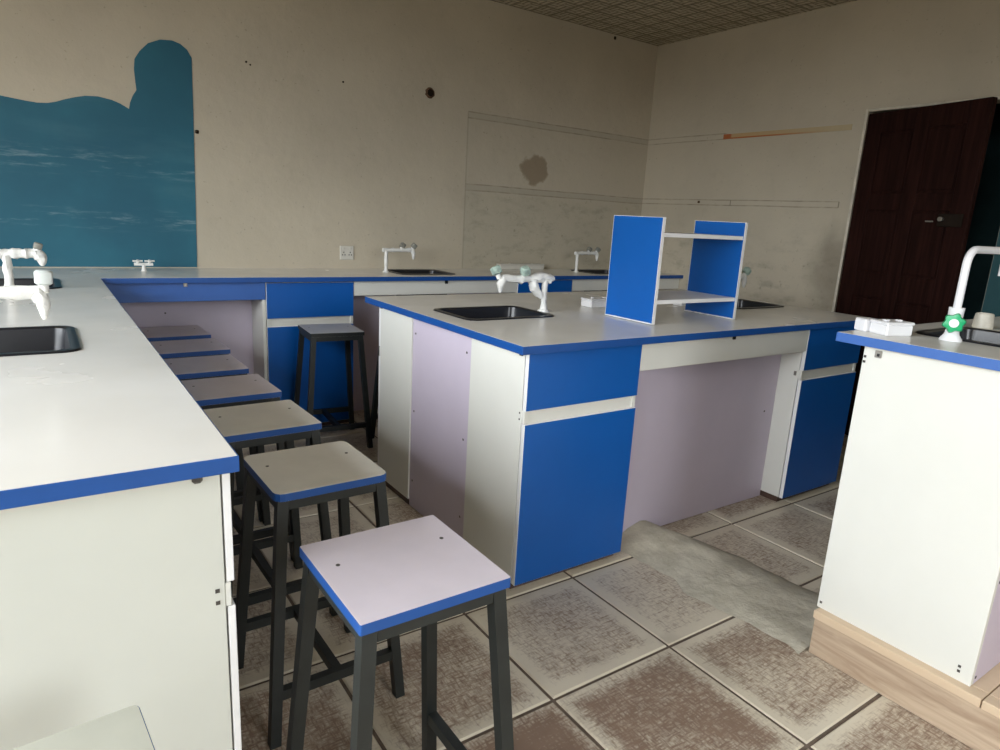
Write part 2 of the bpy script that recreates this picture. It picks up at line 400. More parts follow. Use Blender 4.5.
for i in range(i0, i1):
    for j in range(j0, j1):
        cx, cy = TX + (i + .5) * TS, TY + (j + .5) * TS; h = TS / 2 - GAP
        lx0, lx1 = max(-h, XL - cx), min(h, XR - cx); ly0, ly1 = max(-h, YF - cy), min(h, YB - cy)
        if lx1 - lx0 < .02 or ly1 - ly0 < .02: continue
        if (lx0, lx1, ly0, ly1) == (-h, h, -h, h):
            tile_full = tile_full or tile_mesh(-h, h, -h, h); me = tile_full
        else: me = tile_mesh(lx0, lx1, ly0, ly1)
        WEAR = {(-1, -1): .36, (0, -1): .28, (0, -2): .50, (-1, -2): .68, (-2, -2): .9, (0, -3): .55, (1, -3): .5, (-2, -1): .52, (1, -2): .4, (-1, -3): .8, (-3, -1): .6}
        wr_ = WEAR.get((i, j), random.uniform(.3, .5))
        o = bpy.data.objects.new('tile', me); o.color = (wr_, wr_, wr_, 1); COL.objects.link(o); o.parent = floor
        o.location = (cx, cy, random.uniform(-.0015, 0)); o.rotation_euler = (random.uniform(-.002, .002), random.uniform(-.002, .002), 0)
struct('ceiling', B(lambda b: box(b, XL - .2, XR + .12, YF - .2, YB + .15, ZC, ZC + .08)), 'ceiling')
wall_back = struct('wall_back', B(lambda b: box(b, XL - .2, XR + .12, YB, YB + .15, -.1, ZC)), 'wall_back')
DY0, DY1, DZ = 1.53, 2.365, 2.045
wr = B(); plate(wr, ([YF - .2, DY0, DY1, YB], [-.1, DZ, ZC]), lambda u, v: not (DY0 < u < DY1 and v < DZ), lambda u, v, t: (XR + t, u, v), 0, .12)
wall_right = struct('wall_right', wr, 'wall_right')
wl = B(); plate(wl, ([YF - .2, WIN_L[0], WIN_L[1], YB], [-.1, WIN_L[2], WIN_L[3], ZC]),
    lambda u, v: not (WIN_L[0] < u < WIN_L[1] and WIN_L[2] < v < WIN_L[3]), lambda u, v, t: (XL - t, u, v), 0, .2)
struct('wall_left', wl, 'wall')
wf = B(); plate(wf, ([XL, WIN_R[0], WIN_R[1], XR], [-.1, WIN_R[2], WIN_R[3], ZC]),
    lambda u, v: not (WIN_R[0] < u < WIN_R[1] and WIN_R[2] < v < WIN_R[3]), lambda u, v, t: (u, YF - t, v), 0, .2)
struct('wall_rear', wf, 'wall')
def win(name, to3, u0, u1, v0, v1, nu):
    bm = B(); f = .035
    cuts = [u0] + sum(([u0 + (u1 - u0) * k / nu - f / 2, u0 + (u1 - u0) * k / nu + f / 2] for k in range(1, nu)), []) + [u1]
    us = sorted(set([u0, u0 + f, u1 - f, u1] + cuts)); vs = [v0, v0 + f, v1 - f, v1]
    def keep(u, v):
        if u < u0 + f or u > u1 - f or v < v0 + f or v > v1 - f: return True
        return any(abs(u - (u0 + (u1 - u0) * k / nu)) < f / 2 for k in range(1, nu))
    plate(bm, (us, vs), keep, to3, .08, .11); return struct(name, bm, 'white')
win('window_1', lambda u, v, t: (XL - t, u, v), WIN_L[0], WIN_L[1], WIN_L[2], WIN_L[3], 5)
win('window_2', lambda u, v, t: (u, YF - t, v), WIN_R[0], WIN_R[1], WIN_R[2], WIN_R[3], 3)
# corridor behind the doorway
co = B(); plate(co, ([.3, 3.4], [-.1, ZC]), lambda u, v: True, lambda u, v, t: (XR + .12 + t, u, v), 1.3, 1.4)
box(co, XR + .12, XR + 1.42, .2, .3, -.1, ZC); box(co, XR + .12, XR + 1.42, 3.4, 3.5, -.1, ZC)
box(co, XR + .12, XR + 1.5, .2, 3.5, ZC, ZC + .08); box(co, XR, XR + 1.5, .2, 3.5, -.1, -.005)
struct('wall_corridor', co, 'corridor')
# orange strip on the right wall
struct('trim_1', B(lambda b: box(b, XR - .004, XR, 2.455, 3.44, 1.944, 1.979)), 'orange')
struct('nail', B(lambda b: box(b, XR - .006, XR + .001, 3.590, 3.612, 1.474, 1.492, .003)), 'rust', wall_right)
struct('trim_2', B(lambda b: box(b, XR - .006, XR, 2.3665, 2.382, 0, 2.062, .002)), 'jamb'); struct('trim_3', B(lambda b: box(b, XR - .006, XR, 1.50, 2.366, 2.046, 2.062, .002)), 'jamb')
# small marks on the back wall
def disc_hole(x, z, r):
    b = B(); a = [(x + r * math.cos(k * math.pi / 8) * (1 + .12 * math.sin(3 * k)), YB - .006, z + r * math.sin(k * math.pi / 8)) for k in range(16)]
    a2 = [(x + (p[0] - x) * .72, YB - .010, z + (p[2] - z) * .72) for p in a]; a0 = [(x + (p[0] - x) * 1.12, YB + .001, z + (p[2] - z) * 1.12) for p in a]
    r0, r1, rb = ring(b, a0), ring(b, a), ring(b, a2); bridge(b, r0, r1); bridge(b, r1, rb)
    struct('conduit_ring', b, 'rust', wall_back)
    b = B(); rb = ring(b, [(p[0], YB - .0105, p[2]) for p in a2]); b.faces.new(rb)
    return struct('conduit_hole', b, 'hole', wall_back)
disc_hole(2.251, 2.063, .032)
for x, z, s in ((1.068, 2.062, .005), (1.09, 2.05, .004), (1.644, 2.041, .005), (3.866, 2.690, .012), (.79, 1.655, .010)):
    struct('nail', B(lambda b: box(b, x - s, x + s, YB - .008, YB + .001, z - s, z + s, s * .4)), 'hole', wall_back)

# door, hinged at the far jamb, standing a little open into the room
hinge = Vector((XR - .005, 2.357, 0)); dv = Vector((4.165, 1.64, 0)) - hinge
ang = math.atan2(dv.y, dv.x); DW = .76
door = bpy.data.objects.new('door_1', None); COL.objects.link(door); door['kind'] = 'structure'
door.location = hinge; door.rotation_euler = (0, 0, ang)
def dpart(name, x0, x1, y0, y1, z0, z1, mat='door', bev=.003):
    return mesh_obj(name, B(lambda b: box(b, x0, x1, y0, y1, z0, z1, bev)), mat, door)
# local +x runs along the leaf, local -y faces the room
dpart('door_leaf', 0, DW, .008, .036, .012, 2.03)
for x0, x1 in ((0, .11), (DW - .11, DW), (DW / 2 - .045, DW / 2 + .045)): dpart('stile', x0, x1, -.001, .008, .012, 2.03)
for z0, z1 in ((.012, .22), (.92, 1.07), (1.45, 1.55), (1.91, 2.03)):
    dpart('rail', .11, DW / 2 - .045, -.001, .008, z0, z1); dpart('rail', DW / 2 + .045, DW - .11, -.001, .008, z0, z1)
for x0, x1 in ((.125, DW / 2 - .06), (DW / 2 + .06, DW - .125)):
    for z0, z1 in ((.235, .905), (1.085, 1.435), (1.565, 1.895)): dpart('panel', x0, x1, .0008, .009, z0, z1, bev=.002)
lk = dpart('lock_plate', DW - .16, DW - .02, -.016, -.004, 1.365, 1.435, 'hole')
kb = B(); tube(kb, [(DW - .13, -.016, 1.405), (DW - .13, -.04, 1.405)], [.011, .013], 10)
mesh_obj('door_knob', kb, 'brass', door)
dpart('latch', DW - .235, DW - .19, -.014, -.004, 1.388, 1.396, 'brass', .001)
fr_m = 'wall'

# teal painted writing area with a wavy top, on the back wall
teal_pts = [(-1.80, .905), (.754, .905), (.757, .974), (.777, 1.81), (.781, 2.035), (.76, 2.072), (.727, 2.096), (.688, 2.106), (.63, 2.10), (.571, 2.072), (.529, 2.027),
            (.503, 1.985), (.497, 1.935), (.499, 1.88), (.502, 1.832), (.482, 1.80), (.468, 1.765), (.461, 1.733), (.422, 1.754), (.385, 1.767), (.323, 1.776), (.266, 1.771), (.22, 1.758), (.176, 1.742),
            (.137, 1.725), (.102, 1.715), (.06, 1.711), (.018, 1.713), (-.041, 1.719), (-.088, 1.724), (-.16, 1.742), (-.23, 1.765), (-.30, 1.775), (-.36, 1.768), (-.42, 1.745), (-.50, 1.718), (-.58, 1.712), (-.70, 1.73), (-.82, 1.765), (-.95, 1.772), (-1.06, 1.75), (-1.16, 1.716), (-1.27, 1.714), (-1.40, 1.74), (-1.52, 1.77), (-1.65, 1.772), (-1.80, 1.745)]
bm = B(); a = ring(bm, [(x, YB - .004, z) for x, z in teal_pts]); b_ = ring(bm, [(x, YB - .001, z) for x, z in teal_pts])
bm.faces.new(a); bridge(bm, a, b_)
for f in bm.faces: f.smooth = False
tag(mesh_obj('chalkboard', bm, 'teal'), 'teal painted chalkboard area with scalloped top edge on the back wall', 'chalkboard')

# wall socket
t = Thing('wall_socket', 'ivory double power socket on the back wall above the worktop', 'socket', (1.667, YB, 1.0))
t.box('face_plate', 1.620, 1.714, YB - .010, YB, .955, 1.046, 'socket', .003)
for sx in (-.022, .022):
    for dx, dz in ((-.008, -.012), (.008, -.012), (0, .004)):
        t.box('pin_hole', 1.667 + sx + dx - .003, 1.667 + sx + dx + .003, YB - .0108, YB - .0098, 1.0 + dz - .004, 1.0 + dz + .004, 'black', 0)
    t.box('switch', 1.667 + sx - .006, 1.667 + sx + .006, YB - .014, YB - .010, 1.022, 1.036, 'socket', .001)

# ------------------------------------------------------------------ worktops
H, TH = .9, .027
SINKS = {  # outer flange rectangle
 'near': (-.245, .070, 1.925, 2.320), 'far': (-.245, .068, 3.265, 3.640),
 'b1': (1.855, 2.265, 3.775, 4.095), 'b2': (3.475, 3.885, 3.775, 4.095),
 'i1': (1.305, 1.735, 2.080, 2.395), 'i2': (2.870, 3.275, 2.035, 2.350)}
def slab_part(t, cutsx, cutsy, outline, holes, z0, z1):
    hs = [(h_[0] + .012, h_[1] - .012, h_[2] + .012, h_[3] - .012) for h_ in holes]
    xs = sorted(set(cutsx + [q for h_ in hs for q in h_[:2]])); ys = sorted(set(cutsy + [q for h_ in hs for q in h_[2:]]))
    def keep(x, y): return outline(x, y) and not any(h_[0] < x < h_[1] and h_[2] < y < h_[3] for h_ in hs)
    bm = B(); plate(bm, (xs, ys), keep, lambda u, v, q: (u, v, q), z0, z1)
    return t.part('slab', bm, 'worktop')
EB = .0025
# L-shaped wall bench top
XW, YW, YBF = .232, 1.032, 3.669
t = Thing('worktop', 'L-shaped grey-white worktop with blue edging along the chalkboard wall', 'worktop', (XL, YW, 0))
slab_part(t, [XL, XB + EB, XW - EB, XR], [YW + EB, YBF + EB, YB], lambda x, y: XB + EB < x < XW - EB or y > YBF + EB,
          [SINKS[k] for k in ('near', 'far', 'b1', 'b2')], H - TH, H)
def edge(t, *a): t.box('edge_band', *a, 'blue_edge', .0006)
edge(t, XB, XW, YW, YW + EB, H - TH, H - .0006); edge(t, XB, XB + EB, YW + EB, YBF, H - TH, H - .0006); edge(t, XL, XB, YBF, YBF + EB, H - TH, H - .0006); edge(t, XW - EB, XW, YW + EB, YBF, H - TH, H - .0006)
edge(t, XW, XR, YBF, YBF + EB, H - TH, H - .0006)
# island top
IX0, IX1, IY0, IY1 = 1.209, 3.365, 1.609, 2.830
t = Thing('island_worktop', 'grey-white island worktop with bright blue edging and two sinks', 'worktop', (IX0, IY0, 0))
slab_part(t, [IX0 + EB, IX1 - EB], [IY0 + EB, IY1 - EB], lambda x, y: True, [SINKS['i1'], SINKS['i2']], H - TH, H)
edge(t, IX0, IX1, IY0, IY0 + EB, H - TH, H - .0006); edge(t, IX0, IX1, IY1 - EB, IY1, H - TH, H - .0006)
edge(t, IX0, IX0 + EB, IY0 + EB, IY1 - EB, H - TH, H - .0006); edge(t, IX1 - EB, IX1, IY0 + EB, IY1 - EB, H - TH, H - .0006)
# demonstration bench top on the step
RX0, RX1, RY0, RY1, RZ = 1.895, 3.35, .44, 1.012, 1.0146
RS = (2.130, 2.485, .52, .92)
t = Thing('demonstration_worktop', 'grey worktop with light blue edging on the raised bench by the door', 'worktop', (RX0, RY0, RZ - TH))
slab_part(t, [RX0 + EB, RX1 - EB], [RY0 + EB, RY1 - EB], lambda x, y: True, [RS], RZ - TH, RZ)
for a in ((RX0, RX1, RY0, RY0 + EB), (RX0, RX1, RY1 - EB, RY1), (RX0, RX0 + EB, RY0 + EB, RY1 - EB), (RX1 - EB, RX1, RY0 + EB, RY1 - EB)):
    t.box('edge_band', *a, RZ - TH, RZ - .0006, 'blue_apron', .0006)

# ------------------------------------------------------------------ cabinets
ZD1, ZD0, ZS0, ZB = .867, .668, .622, .030      # drawer top / bottom, strip bottom, door bottom
PT = .018
def front_board(t, name, ext, z0, z1, mat, axis):
    bm = B(); box(bm, *ext, z0, z1, .0012); bmesh.ops.recalc_face_normals(bm, faces=bm.faces)
    k = 0 if axis == 'x+' else 1
    for f in bm.faces: f.material_index = 0 if abs(f.normal[k]) > .9 else 1
    return t.part(name, bm, [mat, 'white_edge'])
def cabinet(label, axis, u0, u1, front, back, front_mat='blue', z_floor=0.0, ztop=H - TH, side='white', PT=.018):
    """axis 'y-': front faces -y at y=front, spans x u0..u1. 'y+': faces +y. 'x+': faces +x at x=front, spans y u0..u1."""
    def mp(u, d0, d1):      # u range and depth range (distance behind the front) -> x0,x1,y0,y1
        if axis == 'y-': return (u[0], u[1], front + d0, front + d1)
        if axis == 'y+': return (u[0], u[1], front - d1, front - d0)
        return (front - d1, front - d0, u[0], u[1])
    D = abs(back - front)
    ox, oy = mp(((u0 + u1) / 2,) * 2, D / 2, D / 2)[0], mp(((u0 + u1) / 2,) * 2, D / 2, D / 2)[2]
    t = Thing('base_cabinet', label, 'cabinet', (ox, oy, z_floor), group='blue fronted base cabinets')
    zf = z_floor
    t.box('side_panel', *mp((u0, u0 + PT), PT + .003, D), zf + ZB, ztop - .0005, side)
    t.box('side_panel', *mp((u1 - PT, u1), PT + .003, D), zf + ZB, ztop - .0005, side)
    t.box('back_panel', *mp((u0 + PT, u1 - PT), D - .008, D - .001), zf + ZB, ztop - .001, side)
    t.box('bottom_panel', *mp((u0 + PT, u1 - PT), PT + .004, D - .008), zf + .05, zf + .068, side)
    t.box('plinth', *mp((u0 + .006, u1 - .006), .030, D - .004), zf + .0005, zf + ZB, 'plinth')
    front_board(t, 'drawer', mp((u0 + .001, u1 - .001), 0, PT), zf + ZD0, min(zf + ZD1, ztop - .003), front_mat, axis)
    t.box('handle_strip', *mp((u0 + PT, u1 - PT), .012, .030), zf + ZS0 - .01, zf + ZD0 + .01, 'white')
    for uu in ((u0 + .001, u0 + PT), (u1 - PT, u1 - .001)):
        t.box('strip_end', *mp(uu, .006, PT + .003), zf + ZS0 + .001, zf + ZD0 - .001, 'white')
    front_board(t, 'door', mp((u0 + .001, u1 - .001), 0, PT), zf + ZB, zf + ZS0, front_mat, axis)
    return t
def dot(t, name, x0, x1, y0, y1, z0, z1, mat='black'): return t.box(name, x0, x1, y0, y1, z0, z1, mat, 0)

FX0, FX1, FY0, FY1 = 1.272, 3.355, 1.659, 2.815     # island body
c = cabinet('tall blue-fronted cabinet at the island corner facing the stools', 'y-', FX0, 1.790, FY0, 2.008)
dot(c, 'connector', FX0 - .006, FX0 + .002, 1.690, 1.704, .850, .8725)
for z in (.657, .635): dot(c, 'screw', FX0 - .0012, FX0 + .001, 1.686, 1.692, z - .003, z + .003, 'screw')
for y, z in ((1.70, .70), (1.70, .20)): pass
c = cabinet('blue-fronted island cabinet beside the raised bench', 'y-', 2.872, FX1, FY0, 2.008)
dot(c, 'connector', 2.866, 2.874, 1.69, 1.70, .64, .66, 'brass')
c = cabinet('island cabinet facing the back worktop, white side by the lone stool', 'y+', FX0, 1.790, FY1, 2.483)
dot(c, 'connector', FX0 - .006, FX0 + .002, 2.775, 2.790, .850, .8725)
cabinet('island cabinet facing the back worktop on the door side', 'y+', 2.872, FX1, FY1, 2.483)
# kneeholes
def kneehole(name, label, u0, u1, yfront, yback, zapr, apron_mat, sgn=1, ztop=H - TH):
    t = Thing(name, label, 'panel', ((u0 + u1) / 2, yback, 0))
    a0, a1 = sorted((yfront + sgn * .004, yfront + sgn * .022))
    t.box('apron', u0 + .0005, u1 - .0005, a0, a1, zapr, ztop - .001, apron_mat)
    b0, b1 = sorted((yback, yback + sgn * .016))
    t.box('back_board', u0 + .0005, u1 - .0005, b0, b1, .001, ztop - .001, 'lilac')
    return t
k = kneehole('kneehole_panel', 'lilac kneehole board with white apron between the island cabinets', 1.790, 2.872, FY0 - .002, 1.778, .760, 'white')
for x, z in ((2.20, .735), (2.75, .735), (2.80, .45)): dot(k, 'screw', x - .004, x + .004, 1.7765, 1.7785, z - .004, z + .004, 'screw')
dot(k, 'connector', 2.315, 2.33, FY0 - .004, FY0 + .004, .849, .8725)
kneehole('kneehole_panel', 'lilac kneehole board facing the back worktop on the island', 1.790, 2.872, FY1, 2.69, .760, 'white', -1)
# lilac filler boards on the island ends
for nm, lab, x0, x1 in (('end_filler', 'lilac filler board between white side panels on the island end', FX0 + .006, FX0 + .022), ('end_filler', 'lilac filler board on the island end nearest the door', FX1 - .020, FX1 - .004)):
    t = Thing(nm, lab, 'panel', ((x0 + x1) / 2, 2.245, 0))
    t.box('board', x0, x1, 2.016, 2.481, .004, H - TH - .0005, 'lilac')
    if x0 < 2:
        for y in (2.045, 2.455):
            for z in (.79, .45, .13): dot(t, 'screw', x0 - .0012, x0 + .001, y - .004, y + .004, z - .004, z + .004, 'screw')

# back bench
BFY = YBF + .030
cabinet('blue cabinet under the back worktop behind the lone stool', 'y-', 1.005, 1.510, BFY, YB - .01)
cabinet('blue cabinet under the back worktop behind the island', 'y-', 2.700, 3.190, BFY, YB - .01)
k = kneehole('kneehole_panel', 'lilac kneehole board with blue apron below the chalkboard', .236, 1.003, BFY, 3.93, .775, 'blue_apron')
dot(k, 'connector', .595, .612, BFY - .002, BFY + .006, .852, .870, 'brass'); dot(k, 'screw', .53, .538, 3.9285, 3.9305, .68, .688, 'screw')
kneehole('kneehole_panel', 'lilac kneehole board with blue apron on the window side of the left bench', XL + .002, XB + .028, BFY, 3.93, .775, 'blue_apron')
k.box('side_edge', .985, 1.0025, BFY + .004, 3.929, .004, .774, 'white')
k = kneehole('kneehole_panel', 'lilac kneehole board with long white apron behind the island', 1.512, 2.698, BFY, 3.93, .785, 'white')
dot(k, 'connector', 2.125, 2.145, BFY - .002, BFY + .006, .850, .8725)
k = kneehole('kneehole_panel', 'lilac kneehole board with white apron ending at the right wall', 3.192, XR - .002, BFY, 3.93, .785, 'white')
# left bench
LFX = .2240
t = cabinet('end cabinet of the left bench with plain white side panel', 'x+', 1.062, 1.562, LFX, XB + .03, 'white_edge', side='end_white_shaded', PT=.0125)
t.box('connector', .166, .182, 1.054, 1.064, .854, .8725, 'screw', .004)
for z in (.657, .635): dot(t, 'screw', .1925, .1995, 1.0608, 1.063, z - .0035, z + .0035, 'screw')
cabinet('cabinet under the left bench beyond its kneehole', 'x+', 2.55, 3.05, LFX, XB + .03, 'blue')
for y0, y1, lab in ((1.564, 2.548, 'lilac kneehole board under the left bench beside the stools'), (3.052, YBF + .02, 'lilac kneehole board under the left bench near the corner')):
    t = Thing('kneehole_panel', lab, 'panel', (-.05, (y0 + y1) / 2, 0))
    t.box('apron', LFX - .022, LFX - .004, y0, y1, .775, H - TH - .001, 'white'); t.box('back_board', -.066, -.05, y0, y1, .001, .66, 'lilac'); t.box('rear_board', XB + .03, XB + .046, y0, y1, .001, H - TH - .001, 'lilac')

# ------------------------------------------------------------------ step and raised bench
PX, PY, PZ = 1.896, .933, .149
t = Thing('platform', 'raised teaching platform of pale wood-grain boards under the right bench', 'platform', (PX, PY, 0))
t.box('riser', PX + .006, PX + .022, -.9, PY - .004, .0005, PZ - .026, 'plank', .001)
t.box('end_riser', PX + .022, XR - .002, PY - .020, PY - .004, .0005, PZ - .026, 'plank', .001)
t.box('core', PX + .022, XR - .002, -.9, PY - .020, .0005, PZ - .026, 'cement', 0)
for k in range(4):
    y1 = PY - k * .46; y0 = y1 - .457
    t.box('lip', PX, PX + .045, y0, y1, PZ - .026, PZ, 'lip', .002)
for i in range(6):
    for j in range(4):
        x0 = PX + .047 + i * .405; x1 = min(x0 + .402, XR - .002); y1 = PY - j * .46; y0 = y1 - .457
        t.box('board', x0, x1, y0, y1, PZ - .026, PZ - .0006, 'lip', .0015)
BX0, BX1, BY0, BY1 = 1.925, 3.32, .513, .941
t = Thing('demonstration_bench', 'white bench carcass standing on the pale platform', 'bench', (BX0, BY0, PZ))
zt = RZ - TH - .0005
t.box('end_panel', BX0, BX0 + PT, BY0, BY1, PZ, zt, 'white'); t.box('end_panel', BX1 - PT, BX1, BY0, BY1, PZ, zt, 'white')
t.box('front_panel', BX0 + PT, BX1 - PT, BY0, BY0 + PT, PZ, zt, 'lilac'); t.box('back_panel', BX0 + PT, BX1 - PT, BY1 - .03, BY1 - .014, PZ + .03, zt, 'white')
for y, z in ((.545, PZ + .042), (.545, PZ + .028), (.93, PZ + .02), (.935, .955), (.935, .94)):
    t.box('screw', BX0 - .0012, BX0 + .001, y - .0035, y + .0035, z - .0035, z + .0035, 'screw', 0)
t.box('connector', BX0 - .005, BX0 + .001, .890, .908, .958, .978, 'brass', .001); t.box('connector', BX0 - .006, BX0 + .001, .894, .901, .962, .970, 'black', 0)
for z in (PZ + .02, PZ + .30): t.box('screw', BX0 + .022, BX0 + .029, BY0 - .0012, BY0 + .001, z - .0035, z + .0035, 'screw', 0)

# ------------------------------------------------------------------ sinks
def sink(label, rect, z, depth=.19):
    x0, x1, y0, y1 = rect; r = .045
    t = Thing('sink', label, 'sink', ((x0 + x1) / 2, (y0 + y1) / 2, z), group='black laboratory sinks')
    bm = B(); i_ = .024
    specs = [(0, r, z + .0006), (.003, r, z + .005), (.016, r * .8, z + .006), (i_, r * .75, z + .001), (i_ + .004, r * .7, z - .02), (i_ + .018, r * .75, z - depth + .03), (i_ + .035, r * .7, z - depth + .006), (i_ + .06, r * .6, z - depth)]
    rings = [ring(bm, rrect(x0 + d, x1 - d, y0 + d, y1 - d, max(.01, rr_), zz)) for d, rr_, zz in specs]
    for a, b in zip(rings, rings[1:]): bridge(bm, a, b)
    bm.faces.new(rings[-1])
    t.part('basin', bm, 'sink', smooth=True)
    cx, cy = (x0 + x1) / 2, (y0 + y1) / 2
    bm = B(); tube(bm, [(cx, cy, z - depth + .0005), (cx, cy, z - depth + .004)], [.022, .019], 16); t.part('drain', bm, 'brass', smooth=True)
sink('black sink in the left bench nearer its white end panel', SINKS['near'], H)
sink('black sink in the left bench below the teal chalkboard', SINKS['far'], H)
sink('black sink in the back worktop beside the wall socket', SINKS['b1'], H)
sink('black sink in the back worktop close to the right wall', SINKS['b2'], H)
sink('black sink in the island corner beside the wrapped twin tap', SINKS['i1'], H)
sink('black sink in the island behind the blue shelf unit', SINKS['i2'], H)
sink('black sink in the raised bench beneath the white swan-neck tap', RS, RZ)

# ------------------------------------------------------------------ taps
def lab_tap(label, loc, rotz, knob='knob_grey', hcol=.142, arm=.21, thick=1.0, wob=.25, seed=0, knobs=(.60, 1.0), ks=1.0, noz=.055, tilt=.75, side=.25):
    """local: column at origin, arm along +x"""
    t = Thing('lab_tap', label, 'tap', loc, rotz, 'wrapped laboratory taps')
    r = .012 * thick
    bm = B(); tube(bm, [(0, 0, .0005), (0, 0, .006), (0, 0, .012)], [.021 * thick, .020 * thick, r * 1.1], 14, wob * .5, seed=seed)
    tube(bm, densify([(0, 0, .010), (0, 0, hcol)], 8), [r * q for q in (1.1, .95, .95, 1.0, 1.05, 1.0, .95, 1.05, 1.15)], 12, wob, seed=seed)
    t.part('column', bm, 'wrap', True, smooth=True)
    bm = B(); L = densify([(-.022, 0, hcol + .002), (arm * .5, 0, hcol + .004), (arm, 0, hcol + .006)], 7)
    tube(bm, L, [r * (1.1 if i % 4 else 1.3) for i in range(len(L))], 12, wob, seed=seed + 3)
    t.part('arm', bm, 'wrap', True, smooth=True)
    for k, fk in enumerate(knobs):
        xk = arm * fk - .012
        d = Vector((tilt, -side if k else side, 1)).normalized(); p = Vector((xk, 0, hcol + .010))
        bm = B(); tube(bm, [p - d * .006, p + d * .014], [r * .8, r * .8], 10); t.part('valve_stem', bm, 'wrap', True, smooth=True)
        bm = B(); kk = []
        for s_, q in ((.010, .011), (.014, .0160), (.034, .0165), (.038, .012)):
            c0 = p + d * s_ * ks; u = d.orthogonal().normalized(); v = d.cross(u)
            kk.append(ring(bm, [c0 + (u * math.cos(a) + v * math.sin(a)) * q * ks * (1 + .10 * math.cos(4 * a)) for a in [2 * math.pi * m / 16 for m in range(16)]]))
        for a, b in zip(kk, kk[1:]): bridge(bm, a, b)
        bm.faces.new(list(reversed(kk[0]))); bm.faces.new(kk[-1])
        t.part('knob', bm, knob, True, smooth=True)
    bm = B(); xn = arm
    tube(bm, densify([(xn - .010, 0, hcol + .008), (xn + .004, 0, hcol - .016), (xn + .004, 0, hcol - noz)], 4), [r * q for q in (1.1, 1.3, 1.35, 1.3, 1.2, 1.05, .9, .7, .35)], 10, wob * .6, seed=seed + 9)
    t.part('nozzle', bm, 'wrap', True, smooth=True)
    return t
lab_tap('white wrapped tap with two grey knobs beside the wall socket', (1.822, 3.935, H), 0, 'knob_grey', .138, .190, .95, .2, 1, ks=1.15)
lab_tap('white wrapped tap on the back worktop close to the right wall', (3.425, 3.94, H), 0, 'knob_grey', .142, .200, .95, .2, 2, ks=1.15)
lab_tap('white wrapped tap behind the blue shelf unit on the island', (2.835, 2.20, H), 0, 'wrap_knob', .142, .26, 1.0, .25, 5, ks=1.25)
lab_tap('white wrapped tap in front of the sink below the teal chalkboard', (-.105, 3.235, H), .05, 'knob_grey', .140, .110, 1.35, .35, 3, (1.0,), 1.0, .045, .3, .0)
lab_tap('white wrapped tap with pale knob at the left bench sink nearer the white end panel', (-.290, 1.78, H), -.03, 'knob_pale', .165, .285, 1.0, .35, 4, (.35, 1.07), 1.15, .055, .05, .0)
# island corner tap: heavier loose wrapping
t = lab_tap('loosely wrapped white twin tap with greenish knobs at the island sink', (1.766, 2.225, H), math.pi - .06, 'wrap_knob', .136, .216, 1.1, .45, 6, (.52, 1.12), 1.25, .052, .35, .35)
bm = B(); tube(bm, densify([(-.042, 0, .140), (.02, .004, .150), (.085, 0, .142)], 6), [.010, .014, .016, .017, .019, .019, .018, .020, .019, .017, .016, .014, .010], 14, .4, seed=8)
t.part('loose_wrapping', bm, 'wrap', True, smooth=True)
bm = B(); tube(bm, densify([(.062, 0, .142), (.050, -.003, .100), (.012, 0, .060)], 5), [.020, .021, .021, .022, .022, .021, .020, .019, .017, .014, .011], 12, .4, seed=11)
t.part('loose_wrapping', bm, 'wrap', True, smooth=True)
# small cross-handled tap in the corner
t = Thing('corner_tap', 'small cream cross-handled tap on the back worktop in front of the chalkboard', 'tap', (.457, 4.02, H))
bm = B(); tube(bm, [(0, 0, .0005), (0, 0, .008), (0, 0, .034)], [.016, .010, .009], 12); t.part('column', bm, 'wrap', True, smooth=True)
bm = B(); tube(bm, densify([(-.045, 0, .036), (.045, 0, .036)], 4), .009, 10, .1); t.part('arm', bm, 'wrap', True, smooth=True)
for sx in (-1, 1):
    bm = B(); tube(bm, [(sx * .028, 0, .036), (sx * .028, -.01, .058)], .007, 8)
    tube(bm, [(sx * .028 - .024, -.008, .054), (sx * .028 + .024, -.008, .054)], .0045, 8)
    tube(bm, [(sx * .028, -.03, .052), (sx * .028, .014, .056)], .0045, 8)
    t.part('cross_handle', bm, 'wrap', True, smooth=True)
# swan-neck tap on the raised bench
t = Thing('swan_neck_tap', 'white plastic swan-neck tap with green knob on the raised bench', 'tap', (2.108, .800, RZ))
bm = B(); tube(bm, [(0, 0, .0005), (0, 0, .006), (0, 0, .018), (0, 0, .034), (0, 0, .050)], [.029, .027, .019, .0155, .0155], 20); tube(bm, [(0, 0, .050), (0, 0, .094)], [.0175, .0195], 20)
t.part('body', bm, 'plastic', True, smooth=True)
pts = [(0, 0, .090), (0, 0, .212)]
for k in range(1, 9):
    a = math.pi / 2 * k / 8; pts.append((.042 * (1 - math.cos(a)), 0, .212 + .042 * math.sin(a)))
pts += [(.23, 0, .254)]
for k in range(1, 7):
    a = math.pi / 2 * k / 6; pts.append((.23 + .03 * math.sin(a), 0, .254 - .03 * (1 - math.cos(a))))
pts.append((.26, 0, .18))
bm = B(); tube(bm, pts, .0105, 14); t.part('spout', bm, 'plastic', True, smooth=True)
kd = Vector((-.93, -.36, .04)).normalized(); u = kd.orthogonal().normalized(); v = kd.cross(u); c0 = Vector((0, 0, .052))
bm = B(); tube(bm, [c0 + kd * .008, c0 + kd * .030], .011, 12); t.part('valve_stem', bm, 'plastic', True, smooth=True)
bm = B(); rs_ = []
for s_, q in ((.022, .016), (.026, .024), (.040, .026), (.048, .023), (.049, .013)):
    rs_.append(ring(bm, [c0 + kd * s_ + (u * math.cos(a) + v * math.sin(a)) * q * (1 + .12 * math.cos(6 * a)) for a in [2 * math.pi * m / 36 for m in range(36)]]))
for a, b in zip(rs_, rs_[1:]): bridge(bm, a, b)
